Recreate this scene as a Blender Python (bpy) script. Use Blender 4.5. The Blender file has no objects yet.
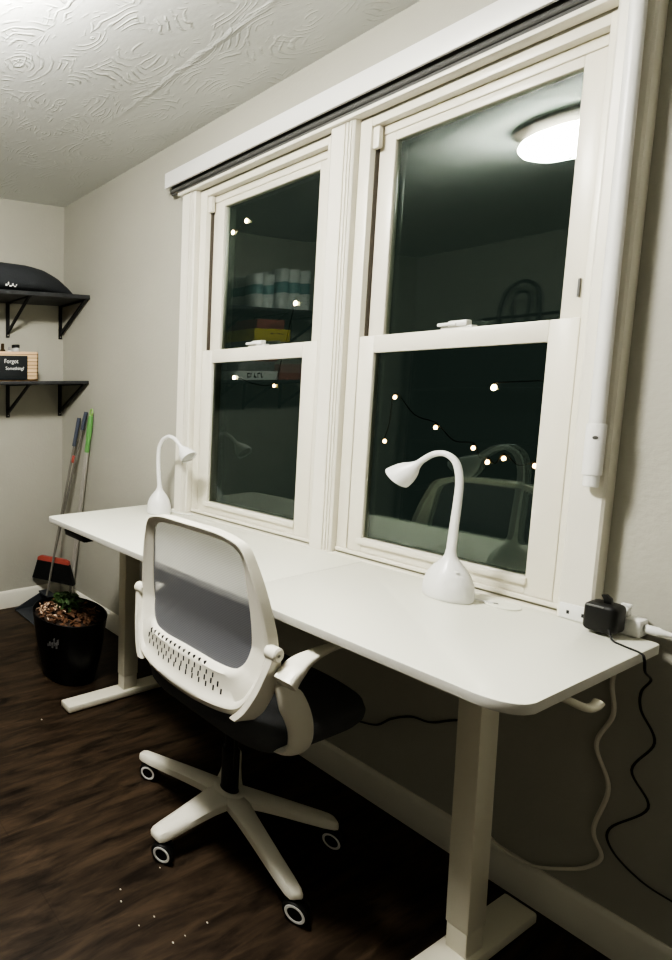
import bpy, bmesh, math, random
from mathutils import Vector, Matrix
random.seed(7)
PI = math.pi
C = bpy.context.scene.collection
sc = bpy.context.scene

# ------------------------------------------------------------------ materials
def mat(name, col, rough=.5, metal=0., spec=.5, bump=0., bscale=40., var=0., vscale=6., coat=0.):
    m = bpy.data.materials.new(name); m.use_nodes = True
    nt = m.node_tree; b = nt.nodes['Principled BSDF']
    b.inputs['Base Color'].default_value = (*col, 1)
    b.inputs['Roughness'].default_value = rough
    b.inputs['Metallic'].default_value = metal
    b.inputs['Specular IOR Level'].default_value = spec
    b.inputs['Coat Weight'].default_value = coat
    tc = nt.nodes.new('ShaderNodeTexCoord')
    if var:
        n = nt.nodes.new('ShaderNodeTexNoise'); n.inputs['Scale'].default_value = vscale; n.inputs['Detail'].default_value = 4
        r = nt.nodes.new('ShaderNodeValToRGB')
        r.color_ramp.elements[0].position = .3; r.color_ramp.elements[1].position = .7
        r.color_ramp.elements[0].color = (*[c*(1-var) for c in col], 1)
        r.color_ramp.elements[1].color = (*[min(1, c*(1+var)) for c in col], 1)
        nt.links.new(tc.outputs['Object'], n.inputs['Vector']); nt.links.new(n.outputs['Fac'], r.inputs['Fac'])
        nt.links.new(r.outputs['Color'], b.inputs['Base Color'])
    if bump:
        n2 = nt.nodes.new('ShaderNodeTexNoise'); n2.inputs['Scale'].default_value = bscale; n2.inputs['Detail'].default_value = 3
        bp = nt.nodes.new('ShaderNodeBump'); bp.inputs['Strength'].default_value = bump; bp.inputs['Distance'].default_value = .01
        nt.links.new(tc.outputs['Object'], n2.inputs['Vector']); nt.links.new(n2.outputs['Fac'], bp.inputs['Height'])
        nt.links.new(bp.outputs['Normal'], b.inputs['Normal'])
    return m

def emis(name, col, s):
    m = bpy.data.materials.new(name); m.use_nodes = True
    b = m.node_tree.nodes['Principled BSDF']
    b.inputs['Base Color'].default_value = (*col, 1)
    b.inputs['Emission Color'].default_value = (*col, 1); b.inputs['Emission Strength'].default_value = s
    return m

M = {}
M['wall'] = mat('wall_paint', (.465, .457, .395), .55, bump=.10, bscale=90, var=.03, vscale=3, spec=.3)
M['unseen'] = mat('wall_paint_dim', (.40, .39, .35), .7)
M['trim'] = mat('white_trim', (.80, .775, .68), .38, bump=.04, bscale=30, var=.02)
M['vinyl'] = mat('white_vinyl', (.79, .76, .655), .35, var=.02)
M['valance'] = mat('white_valance', (.80, .80, .77), .4, var=.02)
M['darkstrip'] = mat('valance_shadow_dark', (.10, .10, .095), .7)
M['desk'] = mat('white_laminate', (.80, .80, .70), .33, bump=.015, bscale=250)
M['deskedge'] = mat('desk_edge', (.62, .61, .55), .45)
M['deskmetal'] = mat('white_powder_coat', (.76, .73, .61), .42, bump=.03, bscale=300)
M['lamp'] = mat('white_lamp_plastic', (.82, .82, .80), .32)
M['lampin'] = mat('lamp_reflector', (.55, .55, .54), .3)
M['chair'] = mat('white_chair_plastic', (.79, .765, .665), .38, bump=.02, bscale=200)
M['slot'] = mat('slot_shadow', (.03, .03, .03), .8)
M['seat'] = mat('charcoal_seat_fabric', (.10, .103, .105), .9, bump=.3, bscale=400)
M['blackp'] = mat('black_plastic', (.008, .008, .008), .45)
M['blackm'] = mat('black_metal', (.014, .015, .016), .45, var=.2)
M['shelf'] = mat('dark_shelf_board', (.050, .052, .056), .5, var=.25, vscale=20)
M['pot'] = mat('black_glazed_pot', (.004, .004, .005), .35, spec=.4)
M['potmark'] = mat('grey_smudge', (.16, .16, .16), .6, var=.5, vscale=90)
M['soil'] = mat('dark_soil', (.045, .028, .018), .95, bump=.8, bscale=60, var=.5, vscale=40)
M['leafg'] = mat('green_leaf', (.05, .10, .03), .6, var=.3, vscale=60)
M['leafb'] = mat('dry_brown_leaf', (.13, .062, .030), .7, var=.4, vscale=60)
M['chip'] = mat('pale_wood_chip', (.62, .46, .34), .7, var=.3, vscale=60)
M['bluegrip'] = mat('slate_grip', (.085, .10, .135), .5)
M['steel'] = mat('steel_pole', (.55, .53, .48), .38, metal=.35)
M['greypole'] = mat('grey_pole', (.24, .23, .20), .4, metal=.2)
M['red'] = mat('red_plastic', (.40, .09, .07), .45)
M['bristle'] = mat('black_bristles', (.006, .006, .006), .9, bump=.6, bscale=300)
M['pan'] = mat('grey_dustpan_plastic', (.055, .06, .068), .5)
M['green'] = mat('green_grip', (.17, .40, .13), .45)
M['mop'] = mat('grey_mop', (.35, .34, .31), .9, bump=.6, bscale=120)
M['pillow'] = mat('charcoal_cushion', (.036, .040, .045), .85, bump=.25, bscale=180)
M['wicker'] = None
M['chalk'] = mat('black_chalkboard', (.014, .018, .02), .7)
M['chalkw'] = mat('white_chalk', (.80, .80, .78), .9)
M['straw'] = mat('pale_straw', (.72, .52, .33), .8)
M['glassjar'] = mat('clear_jar', (.55, .55, .52), .15)
M['brownglass'] = mat('brown_bottle', (.06, .04, .02), .2)
M['whitep'] = mat('white_plastic', (.80, .80, .77), .35)
M['whitecord'] = mat('white_cord', (.78, .74, .64), .5)
M['blackcord'] = mat('black_cord', (.018, .018, .018), .5)
M['bronze'] = mat('dark_bronze', (.09, .075, .06), .5, metal=.3)
M['yellow'] = mat('yellow_carton', (.75, .60, .06), .6)
M['redbox'] = mat('red_carton', (.38, .10, .07), .6)
M['whitebox'] = mat('white_carton', (.85, .85, .83), .6)
M['greybox'] = mat('grey_carton', (.30, .29, .28), .6)
M['teal'] = mat('teal_print', (.15, .32, .33), .4)
M['roll'] = mat('white_paper_roll', (.72, .74, .73), .4)
M['ink'] = mat('black_print', (.01, .01, .01), .6)
M['outdoor'] = mat('night_ground', (.01, .012, .01), .9)
M['bulb'] = emis('warm_bulb', (1.0, .56, .24), 5)
M['bulbw'] = emis('white_bulb', (1.0, .66, .38), 9)
M['dome'] = emis('lit_glass_dome', (1.0, .975, .91), 62)
M['black_case'] = mat('black_bookcase', (.008, .009, .01), .5)
M['track'] = mat('shadow_track', (.10, .085, .07), .7)
M['dot'] = mat('grey_screw', (.12, .12, .11), .4)

# wicker: woven bands
def wicker():
    m = mat('woven_seagrass', (.66, .47, .29), .8); nt = m.node_tree; b = nt.nodes['Principled BSDF']
    tc = nt.nodes.new('ShaderNodeTexCoord')
    br = nt.nodes.new('ShaderNodeTexBrick'); br.inputs['Scale'].default_value = 30; br.inputs['Brick Width'].default_value = .55; br.inputs['Row Height'].default_value = .30
    br.inputs['Color1'].default_value = (.80, .60, .38, 1); br.inputs['Color2'].default_value = (.62, .42, .24, 1)
    br.inputs['Mortar'].default_value = (.12, .07, .03, 1); br.inputs['Mortar Size'].default_value = .04
    mp = nt.nodes.new('ShaderNodeMapping'); mp.inputs['Rotation'].default_value = (PI/2, 0, PI/2)
    nt.links.new(tc.outputs['Object'], mp.inputs['Vector']); nt.links.new(mp.outputs['Vector'], br.inputs['Vector'])
    nt.links.new(br.outputs['Color'], b.inputs['Base Color']); return m
M['wicker'] = wicker()

def floor_mat():
    m = mat('dark_wood_planks', (.05, .03, .02), .34, spec=.35); nt = m.node_tree; b = nt.nodes['Principled BSDF']
    tc = nt.nodes.new('ShaderNodeTexCoord')
    mp = nt.nodes.new('ShaderNodeMapping'); mp.inputs['Rotation'].default_value = (0, 0, PI/2)
    br = nt.nodes.new('ShaderNodeTexBrick'); br.inputs['Scale'].default_value = 1.0
    br.inputs['Brick Width'].default_value = 1.1; br.inputs['Row Height'].default_value = .14
    br.inputs['Mortar Size'].default_value = .0025; br.inputs['Mortar Smooth'].default_value = .3
    br.inputs['Color1'].default_value = (.95, .95, .95, 1); br.inputs['Color2'].default_value = (1.06, 1.06, 1.06, 1); br.inputs['Mortar'].default_value = (.86, .85, .84, 1)
    mp2 = nt.nodes.new('ShaderNodeMapping'); mp2.inputs['Scale'].default_value = (13, 1.5, 1)
    n = nt.nodes.new('ShaderNodeTexNoise'); n.inputs['Scale'].default_value = 3.0; n.inputs['Detail'].default_value = 8; n.inputs['Roughness'].default_value = .62; n.inputs['Distortion'].default_value = .6
    r = nt.nodes.new('ShaderNodeValToRGB'); r.color_ramp.elements[0].position = .33; r.color_ramp.elements[1].position = .72
    r.color_ramp.elements[0].color = (.013, .009, .0062, 1); r.color_ramp.elements[1].color = (.082, .055, .034, 1)
    mx = nt.nodes.new('ShaderNodeMixRGB'); mx.blend_type = 'MULTIPLY'; mx.inputs['Fac'].default_value = 1
    L = nt.links.new
    L(tc.outputs['Object'], mp.inputs['Vector']); L(mp.outputs['Vector'], br.inputs['Vector'])
    L(tc.outputs['Object'], mp2.inputs['Vector']); L(mp2.outputs['Vector'], n.inputs['Vector']); L(n.outputs['Fac'], r.inputs['Fac'])
    L(r.outputs['Color'], mx.inputs['Color1']); L(br.outputs['Color'], mx.inputs['Color2']); L(mx.outputs['Color'], b.inputs['Base Color'])
    rr = nt.nodes.new('ShaderNodeMapRange'); rr.inputs['To Min'].default_value = .34; rr.inputs['To Max'].default_value = .55
    L(n.outputs['Fac'], rr.inputs['Value']); L(rr.outputs['Result'], b.inputs['Roughness'])
    bp = nt.nodes.new('ShaderNodeBump'); bp.inputs['Strength'].default_value = .15; bp.inputs['Distance'].default_value = .004
    L(n.outputs['Fac'], bp.inputs['Height']); L(bp.outputs['Normal'], b.inputs['Normal'])
    return m
M['floor'] = floor_mat()

def ceil_mat():
    m = mat('textured_plaster', (.69, .705, .685), .6, spec=.25); nt = m.node_tree; b = nt.nodes['Principled BSDF']; L = nt.links.new
    tc = nt.nodes.new('ShaderNodeTexCoord')
    # fan-shaped trowel strokes: arcs around scattered centres, broken into patches
    hs = []
    for k, (vs, fr, off) in enumerate([(3.2, 260, 0), (4.6, 330, 3.7)]):
        mp = nt.nodes.new('ShaderNodeMapping'); mp.inputs['Location'].default_value = (off, off*.7, 0)
        dn = nt.nodes.new('ShaderNodeTexNoise'); dn.inputs['Scale'].default_value = 7; dn.inputs['Detail'].default_value = 2
        dm = nt.nodes.new('ShaderNodeVectorMath'); dm.operation = 'MULTIPLY_ADD'; dm.inputs[1].default_value = (.10, .10, 0)
        L(tc.outputs['Object'], mp.inputs['Vector']); L(mp.outputs['Vector'], dn.inputs['Vector'])
        L(dn.outputs['Color'], dm.inputs[0]); L(mp.outputs['Vector'], dm.inputs[2])
        vo = nt.nodes.new('ShaderNodeTexVoronoi'); vo.voronoi_dimensions = '2D'; vo.inputs['Scale'].default_value = vs
        L(dm.outputs[0], vo.inputs['Vector'])
        sc1 = nt.nodes.new('ShaderNodeMath'); sc1.operation = 'MULTIPLY'; sc1.inputs[1].default_value = fr/vs; L(vo.outputs['Distance'], sc1.inputs[0])
        sn = nt.nodes.new('ShaderNodeMath'); sn.operation = 'SINE'; L(sc1.outputs[0], sn.inputs[0])
        r = nt.nodes.new('ShaderNodeMapRange'); r.inputs['From Min'].default_value = .3; r.inputs['From Max'].default_value = 1.0; L(sn.outputs[0], r.inputs['Value'])
        ms = nt.nodes.new('ShaderNodeTexNoise'); ms.inputs['Scale'].default_value = 9 + 4*k; ms.inputs['Detail'].default_value = 4
        L(mp.outputs['Vector'], ms.inputs['Vector'])
        mr = nt.nodes.new('ShaderNodeMapRange'); mr.inputs['From Min'].default_value = .52; mr.inputs['From Max'].default_value = .68
        L(ms.outputs['Fac'], mr.inputs['Value'])
        mu = nt.nodes.new('ShaderNodeMath'); mu.operation = 'MULTIPLY'; L(r.outputs['Result'], mu.inputs[0]); L(mr.outputs['Result'], mu.inputs[1])
        hs.append(mu)
    # raised, roughly taped seam running along y = -0.36
    sp = nt.nodes.new('ShaderNodeSeparateXYZ'); L(tc.outputs['Object'], sp.inputs['Vector'])
    nn = nt.nodes.new('ShaderNodeTexNoise'); nn.inputs['Scale'].default_value = 30; nn.inputs['Detail'].default_value = 4; L(tc.outputs['Object'], nn.inputs['Vector'])
    a1 = nt.nodes.new('ShaderNodeMath'); a1.operation = 'ADD'; a1.inputs[1].default_value = -1.263; L(sp.outputs['Y'], a1.inputs[0])
    a1b = nt.nodes.new('ShaderNodeMath'); a1b.operation = 'MULTIPLY_ADD'; a1b.inputs[1].default_value = .035; L(nn.outputs['Fac'], a1b.inputs[0]); L(a1.outputs[0], a1b.inputs[2])
    a1c = nt.nodes.new('ShaderNodeMath'); a1c.operation = 'SUBTRACT'; a1c.inputs[1].default_value = .0175; L(a1b.outputs[0], a1c.inputs[0])
    a2 = nt.nodes.new('ShaderNodeMath'); a2.operation = 'ABSOLUTE'; L(a1c.outputs[0], a2.inputs[0])
    a3 = nt.nodes.new('ShaderNodeMapRange'); a3.inputs['From Min'].default_value = 0; a3.inputs['From Max'].default_value = .02; a3.inputs['To Min'].default_value = 2.6; a3.inputs['To Max'].default_value = 0
    L(a2.outputs[0], a3.inputs['Value'])
    a4 = nt.nodes.new('ShaderNodeMath'); a4.operation = 'MULTIPLY'; L(a3.outputs['Result'], a4.inputs[0]); L(nn.outputs['Fac'], a4.inputs[1])
    xm = nt.nodes.new('ShaderNodeMapRange'); xm.inputs['From Min'].default_value = -.95; xm.inputs['From Max'].default_value = -.62; L(sp.outputs['X'], xm.inputs['Value'])
    a5 = nt.nodes.new('ShaderNodeMath'); a5.operation = 'MULTIPLY'; L(a4.outputs[0], a5.inputs[0]); L(xm.outputs['Result'], a5.inputs[1]); a4 = a5
    s1 = nt.nodes.new('ShaderNodeMath'); L(hs[0].outputs[0], s1.inputs[0]); L(hs[1].outputs[0], s1.inputs[1])
    s2 = nt.nodes.new('ShaderNodeMath'); L(s1.outputs[0], s2.inputs[0]); L(a4.outputs[0], s2.inputs[1])
    s3 = nt.nodes.new('ShaderNodeMath'); s3.operation = 'MULTIPLY_ADD'; s3.inputs[1].default_value = .35; L(nn.outputs['Fac'], s3.inputs[0]); L(s2.outputs[0], s3.inputs[2])
    bp = nt.nodes.new('ShaderNodeBump'); bp.inputs['Strength'].default_value = .45; bp.inputs['Distance'].default_value = .006
    L(s3.outputs[0], bp.inputs['Height']); L(bp.outputs['Normal'], b.inputs['Normal'])
    return m
M['ceiling'] = ceil_mat()

def pane_mat():
    m = bpy.data.materials.new('window_glass'); m.use_nodes = True; nt = m.node_tree; nt.nodes.clear(); L = nt.links.new
    o = nt.nodes.new('ShaderNodeOutputMaterial'); mx = nt.nodes.new('ShaderNodeMixShader')
    t = nt.nodes.new('ShaderNodeBsdfTransparent'); t.inputs['Color'].default_value = (.9, .95, .92, 1)
    g = nt.nodes.new('ShaderNodeBsdfGlossy'); g.inputs['Roughness'].default_value = .012; g.inputs['Color'].default_value = (.88, .96, .90, 1)
    f = nt.nodes.new('ShaderNodeFresnel'); f.inputs['IOR'].default_value = 1.85
    ge = nt.nodes.new('ShaderNodeNewGeometry'); mxv = nt.nodes.new('ShaderNodeMix')
    L(f.outputs['Fac'], mx.inputs['Fac']); L(t.outputs[0], mx.inputs[1]); L(g.outputs[0], mx.inputs[2]); L(mx.outputs[0], o.inputs['Surface'])
    return m
M['pane'] = pane_mat()

def mesh_mat():
    m = mat('grey_chair_mesh', (.205, .212, .232), .7); nt = m.node_tree; L = nt.links.new
    b = nt.nodes['Principled BSDF']; o = nt.nodes['Material Output']
    tc = nt.nodes.new('ShaderNodeTexCoord')
    w = nt.nodes.new('ShaderNodeTexWave'); w.wave_type = 'BANDS'; w.bands_direction = 'Z'; w.inputs['Scale'].default_value = 75; w.inputs['Distortion'].default_value = .3
    L(tc.outputs['Object'], w.inputs['Vector'])
    mr = nt.nodes.new('ShaderNodeMapRange'); mr.inputs['To Min'].default_value = .62; mr.inputs['To Max'].default_value = .84
    L(w.outputs['Fac'], mr.inputs['Value'])
    t = nt.nodes.new('ShaderNodeBsdfTransparent'); mx = nt.nodes.new('ShaderNodeMixShader')
    L(mr.outputs['Result'], mx.inputs['Fac']); L(t.outputs[0], mx.inputs[1]); L(b.outputs[0], mx.inputs[2]); L(mx.outputs[0], o.inputs['Surface'])
    return m
M['mesh'] = mesh_mat()

# ------------------------------------------------------------------ mesh helpers (all in world coordinates)
class MB:
    def __init__(s): s.bm = bmesh.new(); s.mi = 0; s.multi = False
    def _seen(s): return set(s.bm.faces) if (s.mi or s.multi) else ()
    def _mark(s, n0):
        if s.mi == 0 and not s.multi: return
        s.multi = True
        for f in s.bm.faces:
            if f not in n0: f.material_index = s.mi
    def use(s, i): s.mi = i; return s
    def box(s, lo, hi, bev=0., seg=2, rot=None, piv=None):
        n0 = s._seen()
        r = bmesh.ops.create_cube(s.bm, size=1)
        vs = r['verts']; lo = Vector(lo); hi = Vector(hi)
        for v in vs: v.co = Vector([(lo[i]+hi[i])/2 + v.co[i]*(hi[i]-lo[i]) for i in range(3)])
        if rot is not None:
            p = Vector(piv) if piv is not None else (lo+hi)/2
            for v in vs: v.co = p + rot @ (v.co-p)
        s._mark(n0)
        if bev:
            es = list({e for v in vs for e in v.link_edges})
            rr = bmesh.ops.bevel(s.bm, geom=es, offset=bev, segments=seg, affect='EDGES', profile=.5)
            for f in rr['faces']: f.material_index = s.mi
            if len(vs) and True:
                pass
        return s
    def ring_loft(s, rings, closed_ring=True, cap=True, closed_path=False):
        n0 = s._seen(); V = [[s.bm.verts.new(p) for p in r] for r in rings]; n = len(rings[0])
        m = len(V)
        for i in range(m if closed_path else m-1):
            a, b = V[i], V[(i+1) % m]
            for j in range(n if closed_ring else n-1):
                k = (j+1) % n
                s.bm.faces.new((a[j], a[k], b[k], b[j]))
        if cap and closed_ring and not closed_path:
            s.bm.faces.new(list(reversed(V[0]))); s.bm.faces.new(V[-1])
        s._mark(n0); return s
    def tube(s, pts, r, seg=10, ry=None, cap=True, up=None):
        pts = [Vector(p) for p in pts]; n = len(pts)
        R = r if isinstance(r, (list, tuple)) else [r]*n
        RY = R if ry is None else (ry if isinstance(ry, (list, tuple)) else [ry]*n)
        T = []
        for i in range(n):
            t = pts[min(i+1, n-1)]-pts[max(i-1, 0)]; T.append(t.normalized())
        u = Vector(up) if up else (Vector((0, 0, 1)) if abs(T[0].z) < .9 else Vector((1, 0, 0)))
        rings = []
        for i in range(n):
            u = (u - T[i]*u.dot(T[i])).normalized(); w = T[i].cross(u)
            rings.append([pts[i] + u*(R[i]*math.cos(a)) + w*(RY[i]*math.sin(a)) for a in [2*PI*k/seg for k in range(seg)]])
        return s.ring_loft(rings, cap=cap)
    def lathe(s, prof, c, seg=32, axis=None, cap=True):
        c = Vector(c); z = Vector(axis).normalized() if axis else Vector((0, 0, 1))
        u = z.orthogonal().normalized() if axis else Vector((1, 0, 0)); w = z.cross(u)
        rings = [[c + z*h + (u*math.cos(2*PI*k/seg) + w*math.sin(2*PI*k/seg))*max(r, 1e-5) for k in range(seg)] for r, h in prof]
        return s.ring_loft(rings, cap=cap)
    def prism(s, poly, d, bev=0.):
        """poly: list of 3-D points (planar), d: extrusion vector"""
        n0 = s._seen(); d = Vector(d)
        a = [s.bm.verts.new(Vector(p)) for p in poly]; b = [s.bm.verts.new(Vector(p)+d) for p in poly]; n = len(poly)
        f0 = s.bm.faces.new(list(reversed(a))); f1 = s.bm.faces.new(b)
        for i in range(n): s.bm.faces.new((a[i], a[(i+1) % n], b[(i+1) % n], b[i]))
        s._mark(n0)
        if bev:
            es = list({e for f in (f0, f1) for e in f.edges})
            rr = bmesh.ops.bevel(s.bm, geom=es, offset=bev, segments=2, affect='EDGES', profile=.5)
            for f in rr['faces']: f.material_index = s.mi
        return s
    def poly(s, pts):
        n0 = s._seen(); s.bm.faces.new([s.bm.verts.new(Vector(p)) for p in pts]); s._mark(n0); return s
    def build(s, name, mats, parent=None, smooth=True, ang=35, sub=0, solid=0.):
        bmesh.ops.recalc_face_normals(s.bm, faces=s.bm.faces)
        org = Vector((0, 0, 0))
        if parent is not None:
            q = parent
            while q is not None: org += q.location; q = q.parent
        else:
            cs = [v.co for v in s.bm.verts]
            org = Vector(((min(v.x for v in cs)+max(v.x for v in cs))/2, (min(v.y for v in cs)+max(v.y for v in cs))/2, min(v.z for v in cs)))
        for v in s.bm.verts: v.co -= org
        me = bpy.data.meshes.new(name); s.bm.to_mesh(me); s.bm.free()
        for m in (mats if isinstance(mats, (list, tuple)) else [mats]): me.materials.append(m)
        if smooth:
            for p in me.polygons: p.use_smooth = True
            me.set_sharp_from_angle(angle=math.radians(ang))
        o = bpy.data.objects.new(name, me); C.objects.link(o)
        if parent is not None: o.parent = parent
        else: o.location = org
        if solid:
            md = o.modifiers.new('solid', 'SOLIDIFY'); md.thickness = solid; md.offset = 0
        if sub:
            md = o.modifiers.new('sub', 'SUBSURF'); md.levels = sub; md.render_levels = sub
        return o

def tag(o, label, cat, group=None, kind=None):
    if label: o['label'] = label
    if cat: o['category'] = cat
    if group: o['group'] = group
    if kind: o['kind'] = kind
    return o
def thing(name, label, cat, loc, group=None, kind=None):
    o = bpy.data.objects.new(name, None); C.objects.link(o); o.location = loc; o.empty_display_size = .05
    return tag(o, label, cat, group, kind)
def bx(name, m, lo, hi, parent=None, bev=0.): return MB().box(lo, hi, bev).build(name, m, parent)
def spline(pts, n=8, closed=False):
    pts = [Vector(p) for p in pts]; out = []; N = len(pts)
    g = (lambda i: pts[i % N]) if closed else (lambda i: pts[max(0, min(N-1, i))])
    for i in range(N if closed else N-1):
        p0, p1, p2, p3 = g(i-1), g(i), g(i+1), g(i+2)
        for k in range(n):
            t = k/n
            out.append(.5*((2*p1) + (p2-p0)*t + (2*p0-5*p1+4*p2-p3)*t*t + (3*p1-p0-3*p2+p3)*t**3))
    if not closed: out.append(pts[-1])
    return out
def text_mesh(name, s, size, m, mw, parent, extrude=.0004, align='LEFT', space=1.0):
    cu = bpy.data.curves.new(name+'_curve', 'FONT'); cu.body = s; cu.size = size; cu.extrude = extrude; cu.align_x = align; cu.space_line = space
    t = bpy.data.objects.new(name+'_tmp', cu); C.objects.link(t)
    dg = bpy.context.evaluated_depsgraph_get(); dg.update()
    me = bpy.data.meshes.new_from_object(t.evaluated_get(dg))
    bpy.data.objects.remove(t)
    org = Vector((0, 0, 0)); q = parent
    while q is not None: org += q.location; q = q.parent
    me.transform(Matrix.Translation(-org) @ mw); me.materials.clear(); me.materials.append(m)
    o = bpy.data.objects.new(name, me); C.objects.link(o); o.parent = parent
    return o

# ------------------------------------------------------------------ the room
X1, Y1, H = 3.55, -3.25, 2.26
T = .14
def struct(o, label, cat): return tag(o, label, cat, kind='structure')
struct(bx('floor', M['floor'], (-.14, Y1-.14, -.05), (X1+.14, .14, 0)), 'dark brown wood plank floor of the room', 'floor')
struct(bx('ceiling', M['ceiling'], (-.14, Y1-.14, H), (X1+.14, .14, H+.06)), 'pale swirled plaster ceiling with a rough raised seam', 'ceiling')
struct(bx('wall_left', M['wall'], (-.14, Y1-.14, 0), (0, .14, H)), 'greige painted end wall carrying the two dark shelves', 'wall')
struct(bx('wall_right', M['unseen'], (X1, Y1-.14, 0), (X1+.14, .14, H)), 'greige painted side wall outside the picture on the right', 'wall')
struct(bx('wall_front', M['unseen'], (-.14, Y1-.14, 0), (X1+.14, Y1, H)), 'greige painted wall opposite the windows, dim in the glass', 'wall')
# window wall with two openings
OP = [(.95, 1.451), (1.519, 2.01)]
ZB, ZT = .735, 2.012
wb = MB()
for lo, hi in [((0, 0, 0), (X1, T, ZB)), ((0, 0, ZT), (X1, T, H)), ((0, 0, ZB), (OP[0][0], T, ZT)), ((OP[0][1], 0, ZB), (OP[1][0], T, ZT)), ((OP[1][1], 0, ZB), (X1, T, ZT))]:
    wb.box(lo, hi)
bmesh.ops.remove_doubles(wb.bm, verts=wb.bm.verts, dist=1e-5)
struct(wb.build('wall_back', M['wall'], smooth=False), 'greige painted long wall with the two windows and the desk', 'wall')
# baseboards
def base_prof(pa, pb, nrm, h=.098, t=.014):
    pa = Vector(pa); pb = Vector(pb); n = Vector(nrm); z = Vector((0, 0, 1))
    pr = [(0, 0), (t, 0), (t, h-.014), (t-.004, h-.006), (t-.009, h), (0, h)]
    return MB().prism([pa + n*a + z*b for a, b in pr], pb-pa)
struct(base_prof((0, 0, 0), (X1, 0, 0), (0, -1, 0)).build('baseboard_back', M['trim']), 'white baseboard along the window wall under the desk', 'baseboard')
struct(base_prof((0, -.0145, 0), (0, Y1, 0), (1, 0, 0)).build('baseboard_left', M['trim']), 'white baseboard along the end wall below the shelves', 'baseboard')

# casings
def casing(name, x0, x1, z0, z1, label, flutes=True, d=.030):
    n = 24; w = x1-x0
    prof = [(x0, 0.0), (x0, -d+.004), (x0+.004, -d)]
    if flutes:
        for a, b in ((.60, .66), (.74, .80), (.86, .91)):
            prof += [(x0+w*a, -d), (x0+w*(a+.012), -d+.005), (x0+w*(b-.012), -d+.005), (x0+w*b, -d)]
    prof += [(x1-.004, -d), (x1, -d+.004), (x1, 0.0)]
    m = MB().prism([(x, y, z0) for x, y in prof], (0, 0, z1-z0))
    return struct(m.build(name, M['trim'], smooth=False), label, 'window casing')
casing('trim_1', .881, .948, .7305, 2.0175, 'white moulded casing on the left side of the left window')
casing('trim_2', 1.452, 1.519, .7305, 2.0175, 'white fluted mullion casing between the two windows')
casing('trim_3', 2.008, 2.060, .7305, 2.0175, 'wide white casing on the right side of the right window', flutes=False, d=.043)
hm = MB().box((.872, -.046, 2.018), (2.066, -.0005, 2.0300), .002).box((.876, -.018, 2.0297), (2.062, -.0005, 2.060), .002)
struct(bx('trim_5', M['trim'], (.872, -.0335, .716), (2.066, -.0006, .7300), bev=.001), 'white window sill strip between the desk and the windows', 'window sill')
struct(hm.build('trim_4', M['trim']), 'white head casing tucked under the long valance', 'window casing')

# windows
def frame_pts(x0, x1, z0, z1): return [(x0, z0), (x1, z0), (x1, z1), (x0, z1)]
def rect_frame(m, outer, inner, y0, y1, bev=.003):
    (a0, b0, a1, b1), (c0, d0, c1, d1) = outer, inner
    m.box((a0, y0, b0), (c0, y1, b1), bev); m.box((c1, y0, b0), (a1, y1, b1), bev)
    m.box((c0-.001, y0+.0003, b0), (c1+.001, y1, d0), bev); m.box((c0-.001, y0+.0003, d1), (c1+.001, y1, b1), bev)
    return m
def pane(x0, x1, z0, z1, y, parent):
    for yy in (y, y+.016):          # double glazing
        m = MB(); m.poly([(x0, yy, z0), (x1, yy, z0), (x1, yy, z1), (x0, yy, z1)])
        o = m.build('glass_pane', M['pane'], parent, smooth=False)
        if o.data.polygons[0].normal.y > 0: o.data.flip_normals()
def window(name, o0, o1, g0, g1, label):
    root = thing(name, label, 'window', ((o0+o1)/2, .05, ZB), kind='structure')
    # jamb liner lining the opening, with a dark track gap beside the upper sash on the left
    j = MB()
    e = .0006
    j.box((o0+e, -.004, ZB+e), (o0+.030, .100, ZT-e), .002); j.box((o1-.022, -.004, ZB+e), (o1-e, .100, ZT-e), .002)
    j.box((o0+e, -.002, ZT-.024), (o1-e, .100, ZT-e), .002)
    j.box((o0+e, .030, ZT-.050), (o1-e, .100, ZT-.024), .003)
    j.box((o0+e, -.010, ZB+.001), (o1-e, .100, ZB+.012), .002)
    j.build('window_frame', M['vinyl'], root)
    tr = MB().box((o0+.0302, .020, 1.395), (o0+.0318, .060, 1.935), 0)
    tr.build('sash_track', M['track'], root)
    cl = MB().box((o0+.030, .004, 1.925), (o0+.046, .024, 1.985), .003); cl.build('track_cover', M['vinyl'], root)
    s0, s1 = o0+.031, o1-.0225
    # upper sash (further out)
    u = rect_frame(MB(), (s0+.0015, 1.350, s1-.001, 1.962), (g0+.002, 1.392, g1+.003, 1.938), .034, .066).build('upper_sash', M['vinyl'], root)
    pane(g0+.0005, g1+.0045, 1.3915, 1.9395, .046, u)
    # lower sash
    l = rect_frame(MB(), (s0, ZB+.0125, s1, 1.392), (g0, .791, g1, 1.342), -.003, .030)
    l.box((g0-.012, -.011, .772), (g1+.004, .0, .790), .003)
    l = l.build('lower_sash', M['vinyl'], root)
    pane(g0-.001, g1+.001, .790, 1.343, .010, l)
    gm = (g0+g1)/2+.005
    k = MB().box((gm-.030, .002, 1.3915), (gm+.034, .028, 1.398), .002).box((gm-.014, -.004, 1.3965), (gm+.026, .022, 1.412), .004).box((gm-.034, -.008, 1.399), (gm+.005, .006, 1.408), .003)
    k.build('sash_lock', M['whitep'], l)
    return root
window('window_1', OP[0][0], OP[0][1], 1.028, 1.381, 'left double hung window with dark night glass')
w2 = window('window_2', OP[1][0], OP[1][1], 1.589, 1.940, 'right double hung window reflecting the lit ceiling lamp')
MB().box((1.968, .0285, 1.440), (1.971, .0345, 1.480), 0).build('vent_latch', M['dot'], w2)

# outdoors
struct(bx('ground_outside', M['outdoor'], (-8, .5, -3.2), (10, 14, -3.1)), 'black night ground outside the windows', 'ground')

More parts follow.
